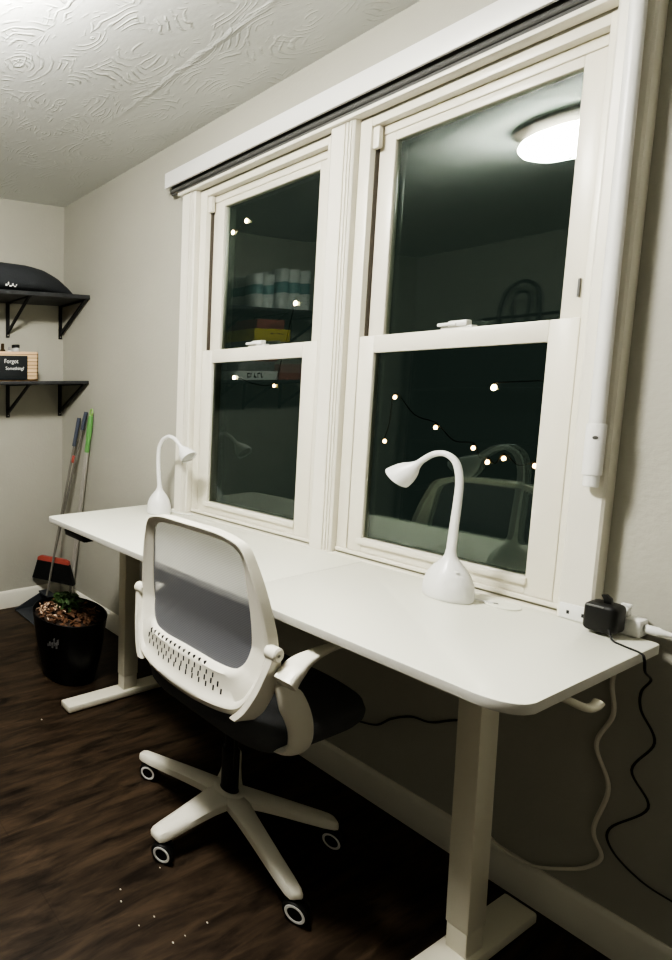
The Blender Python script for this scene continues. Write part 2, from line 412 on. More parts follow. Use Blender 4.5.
# ------------------------------------------------------------------ valance and wand
v = thing('window_valance', 'long white valance box mounted above both windows', 'valance', (1.5, -.02, 2.046))
MB().box((.818, -.064, 2.062), (2.34, -.050, 2.124), .004).build('front_board', M['valance'], v)
MB().box((.812, -.046, 2.108), (2.336, 0, 2.120), .002).build('top_board', M['valance'], v)
MB().box((.830, -.036, 2.034), (2.33, -.026, 2.107), .001).tube([(.83, -.036, 2.050), (2.33, -.036, 2.050)], .0085, 10).build('underside_shadow_strip', M['darkstrip'], v)  # dark strip and rod stand in for the shadowed gap under the valance
wd = thing('blind_wand', 'white vertical pole with sleeved lower end hanging before the right casing', 'pole', (2.035, -.050, 1.03))
MB().tube([(2.039, -.058, 2.060), (2.043, -.058, 1.14)], .0115, 16).build('rod', M['whitep'], wd)
MB().lathe([(.0100, 1.030), (.0115, 1.032), (.0115, 1.055), (.0140, 1.056), (.0140, 1.160), (.0132, 1.163), (.0110, 1.164)], (2.043, -.058, 0), 18).build('sleeve', M['whitep'], wd)
MB().lathe([(.004, 0), (.004, .0012)], (2.0465, -.0708, 1.135), 10, axis=(.25, -1, 0)).build('latch_button', M['dot'], wd)

# ------------------------------------------------------------------ desk
DX0, DX1, DYF, DYB, DZ = .765, 2.150, -.584, -.034, .730
dk = thing('standing_desk', 'long white standing desk under the windows on two white legs', 'desk', (1.455, -.3, 0))
def top_poly(x0, x1, rl, rr):
    P = []
    def arc(cx, cy, r, a0, a1, n=8):
        for k in range(n+1):
            a = math.radians(a0+(a1-a0)*k/n); P.append((cx+r*math.cos(a), cy+r*math.sin(a)))
    if rl: arc(x0+rl, DYF+rl, rl, 180, 270); 
    else: P.append((x0, DYF))
    if rr: arc(x1-rr, DYF+rr, rr, 270, 360)
    else: P.append((x1, DYF))
    P.append((x1, DYB)) if not rr else arc(x1-.012, DYB-.012, .012, 0, 90, 4)
    P.append((x0, DYB)) if not rl else arc(x0+.012, DYB-.012, .012, 90, 180, 4)
    return P
for (a, b, rl, rr) in ((DX0, 1.612, .02, 0), (1.6126, DX1, 0, .055)):
    m = MB(); P = top_poly(a, b, rl, rr)
    m.prism([(x, y, DZ-.020) for x, y in P], (0, 0, .020), .0015)
    m.bm.faces.ensure_lookup_table(); m.bm.normal_update()
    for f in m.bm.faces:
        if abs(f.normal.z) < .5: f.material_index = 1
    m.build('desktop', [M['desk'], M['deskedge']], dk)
for lx in (.936, 2.003):
    c = MB().box((lx-.0195, -.340, .085), (lx+.0195, -.268, DZ-.0215), .004)
    c.box((lx-.0175, -.338, .026), (lx+.0175, -.270, .088), .003)
    for v_ in c.bm.verts: v_.co.x -= (v_.co.z-.2)*(.018 if lx > 1.5 else .004)
    c.build('leg', M['deskmetal'], dk)
    MB().box((lx-.026, -.608, .004), (lx+.030, -.060, .030), .005).box((lx-.02, -.59, 0), (lx+.02, -.57, .005)).box((lx-.02, -.10, 0), (lx+.02, -.08, .005)).build('foot', M['deskmetal'], dk)
MB().box((.966, -.318, .655), (1.982, -.292, .705), .003).build('crossbeam', M['blackm'], dk)
MB().box((.884, -.578, .684), (1.005, -.500, .7095), .004).prism([(.886, -.585, .706), (.886, -.560, .681), (.886, -.560, .708)], (.115, 0, 0)).build('control_panel', M['blackp'], dk)
hk = spline([(2.105, -.415, .7045), (2.138, -.402, .701), (2.156, -.382, .690), (2.158, -.358, .682), (2.160, -.342, .683), (2.161, -.332, .689)], 6)
MB().tube(hk, .0072, 12).build('headphone_hook', M['deskmetal'], dk)
gr = thing('desk_grommet', 'round white cable cover lying on the desk beside the right lamp', 'cable cover', (1.934, -.079, DZ))
MB().lathe([(.031, .0002), (.031, .0030), (.0285, .0042), (.027, .0030), (.0001, .0031)], (1.934, -.079, DZ), 28).build('cover', M['desk'], gr)
MB().box((1.913, -.090, DZ+.0032), (1.930, -.084, DZ+.0036), 0, rot=Matrix.Rotation(.5, 3, 'Z')).build('cable_slot', M['slot'], gr)

# ------------------------------------------------------------------ lamps
def lamp(x, y, stem, mouth, label, cord, tilt=None):
    z0 = DZ
    t = thing('desk_lamp', label, 'lamp', (x, y, z0), 'white gooseneck lamps on the desk')
    R = .0465
    prof = [(.0438, .0004), (.0458, .003), (R, .012), (.0462, .026), (.0440, .042), (.0395, .057), (.0325, .071), (.0235, .084), (.0155, .095), (.0108, .106), (.0092, .118)]
    b = MB().lathe(prof, (x, y, z0), 40).build('base', M['lamp'], t)
    MB().lathe([(.0035, 0), (.0035, .001)], (x+.0235, y-.0235, z0+.0745), 12, axis=(.55, -.55, .62)).build('power_button', M['whitep'], b)
    pts = spline([(x, y, z0+.112)] + stem, 10)
    n = len(pts)
    MB().tube(pts, [.0090 - .0018*min(1, i/(n*.35)) for i in range(n)], 14).build('gooseneck', M['lamp'], t)
    e = Vector(stem[-1]); mo = Vector(mouth); ax = (mo-e); L = ax.length
    prof = [(.0074, -.006), (.0085, 0), (.0125, L*.16), (.0205, L*.36), (.0262, L*.58), (.0295, L*.80), (.0312, L), (.0295, L-.0006), (.027, L-.006), (.0001, L-.010)]
    sh = MB().lathe(prof, e, 32, axis=ax).build('lamp_shade', M['lamp'], t)
    MB().lathe([(.0268, L-.0055), (.0001, L-.005)], e, 24, axis=ax, cap=False).build('lens', M['lampin'], sh)
    MB().tube(spline(cord, 8), .0022, 8).build('cord', M['lamp'], t)
    return t
lamp(1.856, -.132, [(1.858, -.132, .90), (1.861, -.132, .97), (1.861, -.132, 1.022), (1.852, -.132, 1.062), (1.832, -.132, 1.080), (1.810, -.132, 1.078), (1.790, -.132, 1.063), (1.778, -.132, 1.050)],
     (1.735, -.132, 1.007), 'white gooseneck lamp before the right window, head turned left',
     [(1.892, -.110, .738), (1.905, -.098, .735), (1.914, -.092, .734), (1.922, -.088, .7345)])
lamp(.913, -.139, [(.905, -.139, .91), (.902, -.139, .96), (.906, -.139, 1.005), (.925, -.139, 1.038), (.956, -.139, 1.053), (.985, -.139, 1.046), (1.006, -.139, 1.030), (1.018, -.139, 1.018)],
     (1.061, -.139, .980), 'white gooseneck lamp at the far left desk end, head turned right',
     [(.945, -.108, .742), (.957, -.096, .741), (.968, -.084, .736), (.985, -.065, .7335), (.990, -.04, .7335), (.988, -.0335, .7325)])

# ------------------------------------------------------------------ power strip, charger, cords
ps = thing('power_strip', 'white power strip lying along the back right desk edge', 'power strip', (2.07, -.026, DZ))
MB().box((2.012, -.046, DZ+.0005), (2.125, -.006, DZ+.036), .0035).build('housing', M['whitep'], ps)
sk = MB()
for a in (2.024, 2.046): sk.box((a, -.0466, DZ+.013), (a+.004, -.0458, DZ+.021))
sk.build('socket_slots', M['slot'], ps)
pl = thing('white_plug', 'white plug pushed into the right end of the power strip', 'plug', (2.14, -.025, DZ+.018))
MB().lathe([(.008, .0005), (.0095, .002), (.0095, .016), (.0075, .020), (.0045, .034), (.0035, .038)], (2.1255, -.026, DZ+.019), 16, axis=(1, 0, 0)).build('plug_body', M['whitep'], pl)
pc = spline([(2.160, -.026, DZ+.019), (2.18, -.027, DZ+.014), (2.20, -.022, DZ-.01), (2.215, -.010, DZ-.06), (2.22, -.008, DZ-.2), (2.23, -.008, .40), (2.26, -.010, .34)], 8)
MB().tube(pc, .0038, 8).build('cord', M['whitep'], pl)
ch = thing('black_charger', 'boxy black charger plugged into the white power strip', 'charger', (2.085, -.075, DZ))
MB().box((2.062, -.100, DZ+.006), (2.108, -.0475, DZ+.066), .010, 3).build('charger_body', M['blackp'], ch)
MB().prism([(2.083, -.078, DZ+.064), (2.094, -.078, DZ+.064), (2.092, -.078, DZ+.076), (2.085, -.078, DZ+.083), (2.079, -.078, DZ+.081), (2.084, -.078, DZ+.074)], (0, .012, 0), .001).build('prong', M['blackp'], ch)
MB().box((2.066, -.0995, DZ+.0585), (2.090, -.0955, DZ+.0625), .001).build('highlight_edge', mat('highlight_grey', (.16, .16, .16), .4), ch)  # highlight along the charger's upper edge, painted as a lighter grey strip
wu = thing('white_adapter', 'small white adapter standing behind the black charger', 'adapter', (2.098, -.036, DZ+.036))
MB().box((2.090, -.040, DZ+.0365), (2.106, -.022, DZ+.056), .003).build('adapter_body', M['whitep'], wu)
MB().box((2.094, -.036, DZ+.056), (2.108, -.026, DZ+.063), .002).build('adapter_tip', M['whitep'], wu)

def cord(name, pts, r, m, label, cat='cord'):
    o = MB().tube(spline(pts, 8), r, 8).build(name, m); return tag(o, label, cat)
cord('charger_cord', [(2.100, -.101, DZ+.020), (2.108, -.110, DZ+.004), (2.125, -.122, DZ+.0025), (2.1505, -.134, DZ+.0015), (2.156, -.135, DZ-.010), (2.153, -.112, .690), (2.146, -.05, .655), (2.128, -.016, .612), (2.130, -.013, .572), (2.151, -.013, .515), (2.127, -.013, .438), (2.153, -.013, .373), (2.108, -.013, .290), (2.114, -.013, .244), (2.154, -.013, .211), (2.20, -.016, .205), (2.26, -.016, .205)],
     .0019, M['blackcord'], 'thin black cord running from the charger down the wall beyond the desk')
cord('wavy_cord', [(2.100, -.009, .706), (2.088, -.009, .617), (2.094, -.009, .540), (2.076, -.009, .46), (2.099, -.009, .375), (2.085, -.009, .267), (2.100, -.009, .215), (2.080, -.009, .170), (2.045, -.012, .135), (2.006, -.018, .108), (1.965, -.020, .1035), (1.925, -.019, .118), (1.88, -.018, .16)],
     .0036, M['whitecord'], 'wavy white cord hanging on the wall below the right desk end')
cord('under_desk_cord', [(1.605, -.008, .222), (1.662, -.008, .242), (1.70, -.008, .285), (1.745, -.008, .319), (1.789, -.008, .330), (1.84, -.008, .368), (1.90, -.008, .40)],
     .0028, M['blackcord'], 'thin black cord drooping on the wall beneath the desk')

# ------------------------------------------------------------------ office chair
CX, CY = 1.56, -.48          # pedestal centre
BX = 1.585                   # centre of the back
chair = thing('office_chair', 'white office chair with grey mesh back pushed up to the desk', 'chair', (CX, CY, 0))
def F(u, z):
    return -.672 - .10*max(0, z-.65) + .15*min(0, z-.65) + .7*u*u
outer = [(0, .914), (.08, .912), (.123, .902), (.145, .888), (.159, .858), (.177, .80), (.191, .736), (.199, .675), (.194, .60), (.180, .535), (.158, .497), (.12, .482), (.06, .474), (0, .472)]
inner = [(0, .894), (.06, .893), (.100, .888), (.124, .876), (.138, .852), (.145, .79), (.151, .735), (.153, .67), (.148, .625), (.136, .598), (.118, .585), (.08, .582), (.04, .584), (0, .585)]
def full(L):
    P = L + [(-u, z) for u, z in reversed(L[1:-1])]
    return [(p.x, p.y) for p in spline([(u, z, 0) for u, z in P], 5, closed=True)]
FO, FI = full(outer), full(inner)
nO = len(FO)
loops = []
def lp(t, dy):
    return [Vector((BX + FO[i][0]*(1-t)+FI[i][0]*t, F(FO[i][0]*(1-t)+FI[i][0]*t, FO[i][1]*(1-t)+FI[i][1]*t)+dy, FO[i][1]*(1-t)+FI[i][1]*t)) for i in range(nO)]
def lpv(t, fn):
    out = []
    for i in range(nO):
        u = FO[i][0]*(1-t)+FI[i][0]*t; z = FO[i][1]*(1-t)+FI[i][1]*t
        low = max(0., min(1., (.60-z)/.04)) if FO[i][1] < .60 else 0.
        out.append(Vector((BX+u, F(u, z)+fn(low), z)))
    return out
def pf(a, b): return lambda l: a*(1-l)+b*l
rings = [lpv(0, pf(.022, .020)), lpv(0, pf(.006, -.002)), lpv(.06, pf(-.006, -.009)), lpv(.16, pf(-.007, -.017)), lpv(.24, pf(-.0055, -.015)), lpv(.30, pf(-.004, -.007)), lpv(.55, pf(.001, -.007)), lpv(.80, pf(.005, -.008)), lpv(.88, pf(.0065, -.015)), lpv(.97, pf(.008, -.010)), lpv(1, pf(.0085, -.001)), lpv(1, pf(.016, .014)), lpv(.5, pf(.022, .019))]
bf = MB().ring_loft(rings, closed_path=True).build('back_frame', M['chair'], chair, ang=50)
# mesh panel
mp_ = MB(); rows = []
for t in (0.0, .02, .2, .4, .6, .8, .98):
    cz = .735
    ring = []
    for i in range(nO):
        u = FI[i][0]*(1-t); z = cz+(FI[i][1]-cz)*(1-t)
        ring.append(Vector((BX+u, F(u, z)+.0105, z)))
    rows.append(ring)
mp_.ring_loft(rows, cap=False)
mp_.bm.faces.new([v for v in list(mp_.bm.verts)[-nO:]])
mp_.build('mesh_panel', M['mesh'], chair)
# ventilation slots in the lumbar band
sl = MB()
for row, (z, n, u0, u1) in enumerate([(.5735, 13, -.128, .060), (.558, 14, -.135, .085), (.5425, 14, -.128, .100), (.529, 12, -.105, .110)]):
    for k in range(n):
        u = u0 + (u1-u0)*k/(n-1); w = .0019; hh = .0068
        if row == 3 and k < 1: continue
        pts = []
        for a in range(10):
            an = 2*PI*a/10; du = w*math.cos(an); dz = (hh-w if math.sin(an) > 0 else -(hh-w)) + w*math.sin(an)
            pts.append((BX+u+du, F(u+du, z+dz)-.0078, z+dz))
        sl.prism(pts, (0, .0055, 0))
sl.build('vent_slots', M['slot'], bf)
for s in (-1, 1):
    # strap bracket rising along the lower back to the pivot
    path = [(.150, .486), (.168, .515), (.186, .565), (.198, .615), (.206, .655)]
    P = [(p.x, p.y) for p in spline([(u, z, 0) for u, z in path], 6)]
    ringsb = []
    for i, (u, z) in enumerate(P):
        wv = .009
        y = F(u, z); dp_ = 1-(i/(len(P)-1))**2*.85
        ringsb.append([Vector((BX+s*(u-wv), y-.014, z)), Vector((BX+s*(u-wv+.003), y-.019, z)), Vector((BX+s*(u+wv-.002), y-.019, z)), Vector((BX+s*(u+wv), y-.014, z)), Vector((BX+s*(u+wv+.010*dp_), y-.004+.034*dp_, z)), Vector((BX+s*(u-wv+.004), y-.004+.034*dp_, z))])
    br = MB().ring_loft(ringsb).build('arm_bracket', M['chair'], chair, ang=40)
    hx = BX+s*.205; hy = F(.205, .66)
    MB().lathe([(.013, -.014), (.017, -.011), (.017, .011), (.013, .014)], (hx, hy-.004, .662), 20, axis=(1, 0, 0)).build('pivot_knuckle', M['chair'], br)
    MB().lathe([(.004, 0), (.004, .002)], (hx+s*.012, hy-.006, .662), 12, axis=(s, 0, 0)).build('pivot_screw', M['dot'], br)
    # armrest: rises from the elbow and runs forward under the desk edge
    ax = BX + (.235 if s > 0 else -.218)
    if s > 0:
        ap = [(ax, -.650, .609), (ax, -.630, .629), (ax, -.600, .647), (ax, -.555, .657), (ax, -.50, .661), (ax, -.44, .661), (ax, -.405, .659)]
    else:
        ap = [(ax, -.628, .612), (ax, -.615, .628), (ax, -.590, .645), (ax, -.555, .655), (ax, -.50, .660), (ax, -.44, .660), (ax, -.405, .658)]
    pp = spline(ap, 5); n = len(pp)
    def rr_ring(p, t, wx, th):
        t = t.normalized(); up = Vector((1, 0, 0)).cross(t); out = []
        for k in range(16):
            a = 2*PI*k/16; ca, sa = math.cos(a), math.sin(a); e = .45
            out.append(p + Vector((1, 0, 0))*wx*math.copysign(abs(ca)**e, ca) + up*th*math.copysign(abs(sa)**e, sa))
        return out
    rg = []
    for i in range(n):
        f = i/(n-1); wx = .021 - .013*max(0, min(1, (f-.25)*2.2)); th = .017-.011*min(1, f*2.2)
        if i == 0: rg.append(rr_ring(pp[0]-(pp[1]-pp[0]).normalized()*.004, pp[1]-pp[0], wx*.75, th*.7))
        rg.append(rr_ring(pp[i], pp[min(i+1, n-1)]-pp[max(0, i-1)], wx, th))
        if i == n-1: rg.append(rr_ring(pp[i]+(pp[i]-pp[i-1]).normalized()*.006, pp[i]-pp[i-1], wx*.8, th*.5))
    MB().ring_loft(rg).build('armrest', M['chair'], chair, ang=50)
    # curved support from elbow round to under the seat
    sp_ = spline([(BX+s*.214, -.640, .592), (BX+s*.221, -.622, .568), (BX+s*.226, -.598, .530), (BX+s*.226, -.578, .485), (BX+s*.222, -.572, .440), (BX+s*.205, -.572, .415), (BX+s*.170, -.572, .406), (BX+s*.10, -.572, .404)], 5)
    MB().tube(sp_, [min(.036, .010+.0035*k_) for k_ in range(len(sp_))], 16, ry=[min(.012, .006+.002*k_) for k_ in range(len(sp_))], up=(0, .6, .8)).build('arm_support', M['chair'], chair, ang=60)
# seat
def sup(n, a, b, e):
    out = []
    for k in range(n):
        t = 2*PI*k/n; ca, sa = math.cos(t), math.sin(t)
        out.append((a*math.copysign(abs(ca)**e, ca), b*math.copysign(abs(sa)**e, sa)))
    return out
sy = -.445; st = []
for sc_, z in ((.55, .392), (.86, .392), (.95, .398), (.99, .412), (1.0, .428), (.975, .446), (.90, .458), (.6, .464), (.2, .462)):
    st.append([Vector((BX+x*sc_, sy+y*sc_, z)) for x, y in sup(48, .208, .212, .42)])
MB().ring_loft(st).build('seat', M['seat'], chair, ang=60)
MB().box((BX-.10, sy-.12, .366), (BX+.10, sy+.10, .3925), .008).box((BX-.05, sy-.06, .335), (BX+.05, sy+.06, .368), .008).build('seat_mechanism', M['blackp'], chair)
# gas lift and lever
MB().lathe([(.028, .098), (.028, .110), (.022, .118), (.022, .235), (.018, .237), (.016, .245), (.016, .340)], (CX+.002, CY, 0), 24).build('gas_lift', M['blackp'], chair)
MB().tube(spline([(CX+.055, CY-.05, .350), (CX+.075, CY-.075, .348), (CX+.086, CY-.088, .335), (CX+.088, CY-.09, .26)], 6), .005, 8).build('height_lever', M['blackp'], chair)
# star base
sb = MB()
RB = .268
ANG = [54+72*k for k in range(5)]
for a in ANG:
    ra = math.radians(a); d = Vector((math.cos(ra), math.sin(ra), 0)); n_ = Vector((-d.y, d.x, 0)); rg = []
    for f, hw, zt, zb in ((.02, .036, .112, .085), (.045, .0330, .112, .084), (.08, .0285, .108, .079), (.13, .0255, .100, .072), (.18, .0235, .091, .064), (.23, .0220, .082, .057), (.255, .0205, .077, .055), (.266, .0165, .073, .055), (.270, .010, .069, .057)):
        c = Vector((CX, CY, 0)) + d*f
        rg.append([c+n_*hw*.98+Vector((0, 0, zb)), c+n_*hw+Vector((0, 0, zt-.008)), c+n_*hw*.72+Vector((0, 0, zt-.001)), c+Vector((0, 0, zt)), c-n_*hw*.72+Vector((0, 0, zt-.001)), c-n_*hw+Vector((0, 0, zt-.008)), c-n_*hw*.98+Vector((0, 0, zb))])
    sb.ring_loft(rg)
sb.lathe([(.034, .080), (.042, .084), (.042, .106), (.036, .114), (.028, .116)], (CX, CY, 0), 28)
sb.build('star_base', M['chair'], chair, ang=45)
# casters: first built, then copied
def make_caster():
    o = MB()
    o.lathe([(.007, .040), (.007, .056)], (0, 0, 0), 12)
    hood = []
    for k in range(9):
        a = math.radians(-10+190*k/8); hood.append((.026*math.cos(a)-.012, .026*math.sin(a)+.0265))
    poly = [(x, 0, z) for x, z in hood]
    o.prism([(x, -.008, z) for x, z in hood], (0, .016, 0), .002)
    me_o = o.build('caster', M['blackp']); me_o.location = (0, 0, 0)
    return me_o
# caster built about its own stem axis; its wheels are sub-parts
cm = MB(); cm.lathe([(.008, .040), (.008, .058)], (0, 0, 0), 12)
hood = [(.024*math.cos(math.radians(a))-.010, .024*math.sin(math.radians(a))+.0255) for a in range(-10, 196, 20)]
cm.prism([(x, -.0065, z) for x, z in hood], (0, .013, 0), .002)
def raw(mb, name, mats):
    bmesh.ops.recalc_face_normals(mb.bm, faces=mb.bm.faces)
    me = bpy.data.meshes.new(name); mb.bm.to_mesh(me); mb.bm.free()
    for m in mats: me.materials.append(m)
    for p in me.polygons: p.use_smooth = True
    me.set_sharp_from_angle(angle=math.radians(35)); return me
cme = raw(cm, 'caster', [M['blackp']])
wm = MB()
wm.use(0).lathe([(.0235, -.0075), (.0255, -.005), (.0255, .005), (.0235, .0075)], (0, 0, 0), 28, axis=(0, 1, 0))
wm.use(1).lathe([(.0205, .0072), (.0200, .0088), (.0150, .0088), (.0145, .0072)], (0, 0, 0), 28, axis=(0, 1, 0), cap=False)
wm.use(0).lathe([(.0146, .0070), (.0140, .0078), (.0001, .0080)], (0, 0, 0), 24, axis=(0, 1, 0))
wme = raw(wm, 'wheel', [M['blackp'], M['whitep']])
SW = [115, 60, 55, 60, 40]      # swivel of each caster
SW = {54: 20, 126: 150, 198: 35, 270: 35, 342: 25}
cast0 = None
for a in ANG:
    ra = math.radians(a)
    o = bpy.data.objects.new('caster', cme); C.objects.link(o); o.parent = chair
    o.location = (math.cos(ra)*.252, math.sin(ra)*.252, 0); o.rotation_euler = (0, 0, math.radians(SW[a]+180))
    for s in (1, -1):
        w = bpy.data.objects.new('wheel', wme); C.objects.link(w); w.parent = o
        w.location = (-.010, s*.0150, .0256); w.rotation_euler = (0, 0, 0 if s > 0 else PI)

# ------------------------------------------------------------------ shelves on the end wall
def shelf(z, t, label, front, ytop):
    r = thing('wall_shelf', label, 'shelf', (.125, -1.0, z-t))
    MB().box((.001, -1.95, z-t), (front, -.006, z), .0015).build('board', M['shelf'], r)
    for y in (-.022, -.360, -.72, -1.08, -1.44, -1.80):
        zz = z-t-.0005; d = front-.012; h = .185 if z > 1.5 else .180
        b = MB()
        b.box((.0005, y-.011, zz-h), (.006, y+.011, zz), .001)
        b.box((.0005, y-.011, zz-.006), (d, y+.011, zz), .001)
        b.prism([(.006, y-.006, zz-h*.80), (.006, y-.006, zz-h*.80-.018), (d-.004, y-.006, zz-.006), (d-.024, y-.006, zz-.006)], (0, .012, 0))
        b.build('bracket', M['blackm'], r)
        if y > -.4:
            k = r.children[-1]
            MB().lathe([(.003, 0), (.003, .0015)], (.006, y, zz-h+.012), 10, axis=(1, 0, 0)).build('screw', M['steel'], k)
    return r
US, LS = 1.735, 1.2885
shelf(US, .020, 'upper dark wall shelf holding the charcoal cushion', .252, 0)
shelf(LS, .016, 'lower dark wall shelf holding the woven box', .252, 0)

# cushion
pw = thing('floor_cushion', 'flat charcoal cushion with tapered corner lying on the upper shelf', 'cushion', (.135, -.47, US))
rg = []
N = 26
for i in range(N+1):
    f = i/N; y = -.045 - .90*f
    e = min(f, 1-f)*2
    prof = [(0, .020), (.06, .044), (.25, .098), (.45, .130), (.7, .145), (1, .150)]
    for (a, ha), (b, hb) in zip(prof[:-1], prof[1:]):
        if a <= e <= b: hh = ha + (hb-ha)*(e-a)/(b-a)
    ww = .030 + .090*min(1, e*1.6)
    ring = []
    for k in range(20):
        a = 2*PI*k/20; ca, sa = math.cos(a), math.sin(a)
        zz = (hh*.72*abs(sa)**.8 if sa > 0 else -hh*.27*abs(sa)**.8)
        ring.append(Vector((.135+ww*math.copysign(abs(ca)**.75, ca), y, US + .0012 + hh*.27 + zz)))
    rg.append(ring)
cu = MB().ring_loft(rg).build('cushion_body', M['pillow'], pw, ang=80)
tgm = MB()
for dy, dz, w, h in [(0, .004, .010, .010), (.013, .010, .006, .014), (.021, .002, .012, .007), (.036, .006, .008, .012), (.047, .001, .011, .006), (.058, .009, .005, .006)]:
    tgm.box((.2535, -.505+dy, US+.012+dz), (.2565, -.505+dy+w, US+.012+dz+h), .001)
tgm.build('printed_mark', M['chalkw'], pw)

# woven box, chalkboard, jars
bxr = thing('woven_box', 'pale woven seagrass box standing on the lower shelf', 'box', (.13, -.41, LS))
wv = MB()
lo, hi = (.062, -.560, LS+.0005), (.196, -.283, LS+.146)
t_ = .010
wv.box((lo[0], lo[1], lo[2]), (hi[0], hi[1], lo[2]+.012), .003)
for a, b in (((lo[0], lo[1], lo[2]), (lo[0]+t_, hi[1], hi[2])), ((hi[0]-t_, lo[1], lo[2]), (hi[0], hi[1], hi[2])), ((lo[0], lo[1], lo[2]), (hi[0], lo[1]+t_, hi[2])), ((lo[0], hi[1]-t_, lo[2]), (hi[0], hi[1], hi[2]))):
    wv.box(a, b, .003)
wv.build('basket_body', M['wicker'], bxr)
rm = MB().tube([(.190, -.556, LS+.146), (.190, -.288, LS+.146)], .0055, 8).tube([(.068, -.288, LS+.146), (.190, -.288, LS+.146)], .0055, 8).tube([(.190, -.287, LS+.006), (.190, -.287, LS+.146)], .005, 8)
rm.build('rim', M['straw'], bxr)
cb = thing('chalkboard_sign', 'small black chalkboard reading Forgot Something on the woven box front', 'sign', (.2, -.427, LS))
MB().box((.1965, -.512, LS+.008), (.2015, -.350, LS+.130), .001).build('slate', M['chalk'], cb)
mw = Matrix.Translation((.2019, -.486, LS+.092)) @ Matrix.Rotation(PI/2, 4, 'Z') @ Matrix.Rotation(PI/2, 4, 'X')
text_mesh('chalk_writing', 'Forgot', .030, M['chalkw'], mw, cb)
mw = Matrix.Translation((.2019, -.478, LS+.058)) @ Matrix.Rotation(PI/2, 4, 'Z') @ Matrix.Rotation(PI/2, 4, 'X')
text_mesh('chalk_writing', 'Something?', .0235, M['chalkw'], mw, cb)
j1 = thing('small_bottle', 'slim dark bottle standing up out of the woven box', 'bottle', (.12, -.452, LS+.012))
MB().lathe([(.016, .0130), (.018, .018), (.018, .150), (.014, .164), (.008, .170)], (.12, -.452, LS), 16).build('bottle_body', M['brownglass'], j1)
MB().lathe([(.0085, .1695), (.0085, .195), (.007, .197)], (.12, -.452, LS), 12).build('cap', M['brownglass'], j1)
j2 = thing('glass_jar', 'small clear jar with black lid standing in the woven box', 'jar', (.125, -.378, LS+.012))
MB().lathe([(.020, .0130), (.022, .018), (.022, .160), (.020, .172), (.018, .176)], (.125, -.378, LS), 18).build('jar_body', M['glassjar'], j2)
MB().lathe([(.0205, .1755), (.021, .178), (.021, .190), (.019, .192)], (.125, -.378, LS), 18).build('lid', M['blackp'], j2)
j3 = thing('white_tube', 'small white tube between the dark bottle and the jar', 'tube', (.13, -.420, LS+.012))
MB().box((.118, -.426, LS+.0130), (.134, -.406, LS+.162), .004).build('tube_body', M['whitep'], j3)
MB().lathe([(.007, .1615), (.007, .178), (.006, .180)], (.126, -.416, LS), 12).build('tube_cap', M['greybox'], j3)

# packs and cartons farther along the shelves (seen in the left window glass)
def pack(y0, y1, h, n, label, zb=US):
    r = thing('paper_roll_pack', label, 'paper roll pack', (.13, (y0+y1)/2, zb), 'wrapped paper roll packs on the upper shelf')
    w = (y1-y0)/n
    for i in range(n):
        for x in (.068, .068+.103):
            yy = y0+w*(i+.5); rad = min(w/2, .051)-.001
            m = MB(); m.use(0).lathe([(rad*.9, .001), (rad, .006), (rad, h*.42)], (x, yy, zb), 20)
            m.use(1).lathe([(rad*1.002, h*.42), (rad*1.002, h*.68)], (x, yy, zb), 20, cap=False)
            m.use(0).lathe([(rad, h*.68), (rad, h*.93), (rad*.9, h), (rad*.35, h), (rad*.3, h*.96)], (x, yy, zb), 20)
            m.build('paper_roll', [M['roll'], M['teal']], r)
    return r
pack(-1.36, -1.16, .215, 2, 'wrapped pack of paper rolls, shorter one, reflected in the left glass')
pack(-1.70, -1.39, .262, 3, 'taller wrapped pack of paper rolls reflected beside the window mullion')
cz = LS+.0005
def carton(z0, z1, y0, y1, m, label, front=.245, glyph=None):
    r = thing('board_game_box', label, 'box', (.13, (y0+y1)/2, z0), 'cartons stacked on the lower shelf')
    MB().box((.03, y0, z0), (front-.001, y1, z0+(z1-z0)*.42), .001).build('box_base', m, r)
    lm = MB().box((.028, y0-.002, z0+(z1-z0)*.30), (front, y1+.002, z1), .0015)
    if glyph: glyph(lm, front)
    lm.build('lid', [m, M['ink']], r)
    return r
def wide_letters(z0, h, y, n, w):
    def g(m, front):
        m.use(1); yy = y
        for k in range(n):
            m.box((front, yy-.006, z0), (front+.0006, yy, z0+h))
            if k % 2 == 0: m.box((front, yy-.022, z0), (front+.0006, yy-.006, z0+.007))
            if k % 3 == 0: m.box((front, yy-.022, z0+h-.007), (front+.0006, yy-.006, z0+h))
            yy -= w
    return g
carton(cz, cz+.055, -1.43, -1.06, M['whitebox'], 'white carton with black lettering at the bottom of the stack', glyph=wide_letters(cz+.014, .030, -1.16, 5, .030))
carton(cz+.0555, cz+.115, -1.40, -1.08, M['greybox'], 'grey carton second from the bottom of the stack')
carton(cz+.1155, cz+.180, -1.42, -1.10, M['redbox'], 'dull red carton in the middle of the stack')
carton(cz+.1805, cz+.242, -1.41, -1.09, M['greybox'], 'grey carton directly below the yellow carton')
carton(cz+.2425, cz+.318, -1.46, -1.14, M['yellow'], 'yellow carton near the top of the stack', glyph=wide_letters(cz+.287, .005, -1.28, 4, .03))
carton(cz+.3185, cz+.376, -1.40, -1.16, M['redbox'], 'brown red carton on top of the stack, yellow end')
carton(cz, cz+.045, -1.72, -1.46, M['redbox'], 'low red carton beside the stack', front=.24)
carton(cz+.0455, cz+.100, -1.72, -1.46, mat('pink_carton', (.45, .25, .22), .6), 'dusty pink carton lying on the low red carton', front=.24)

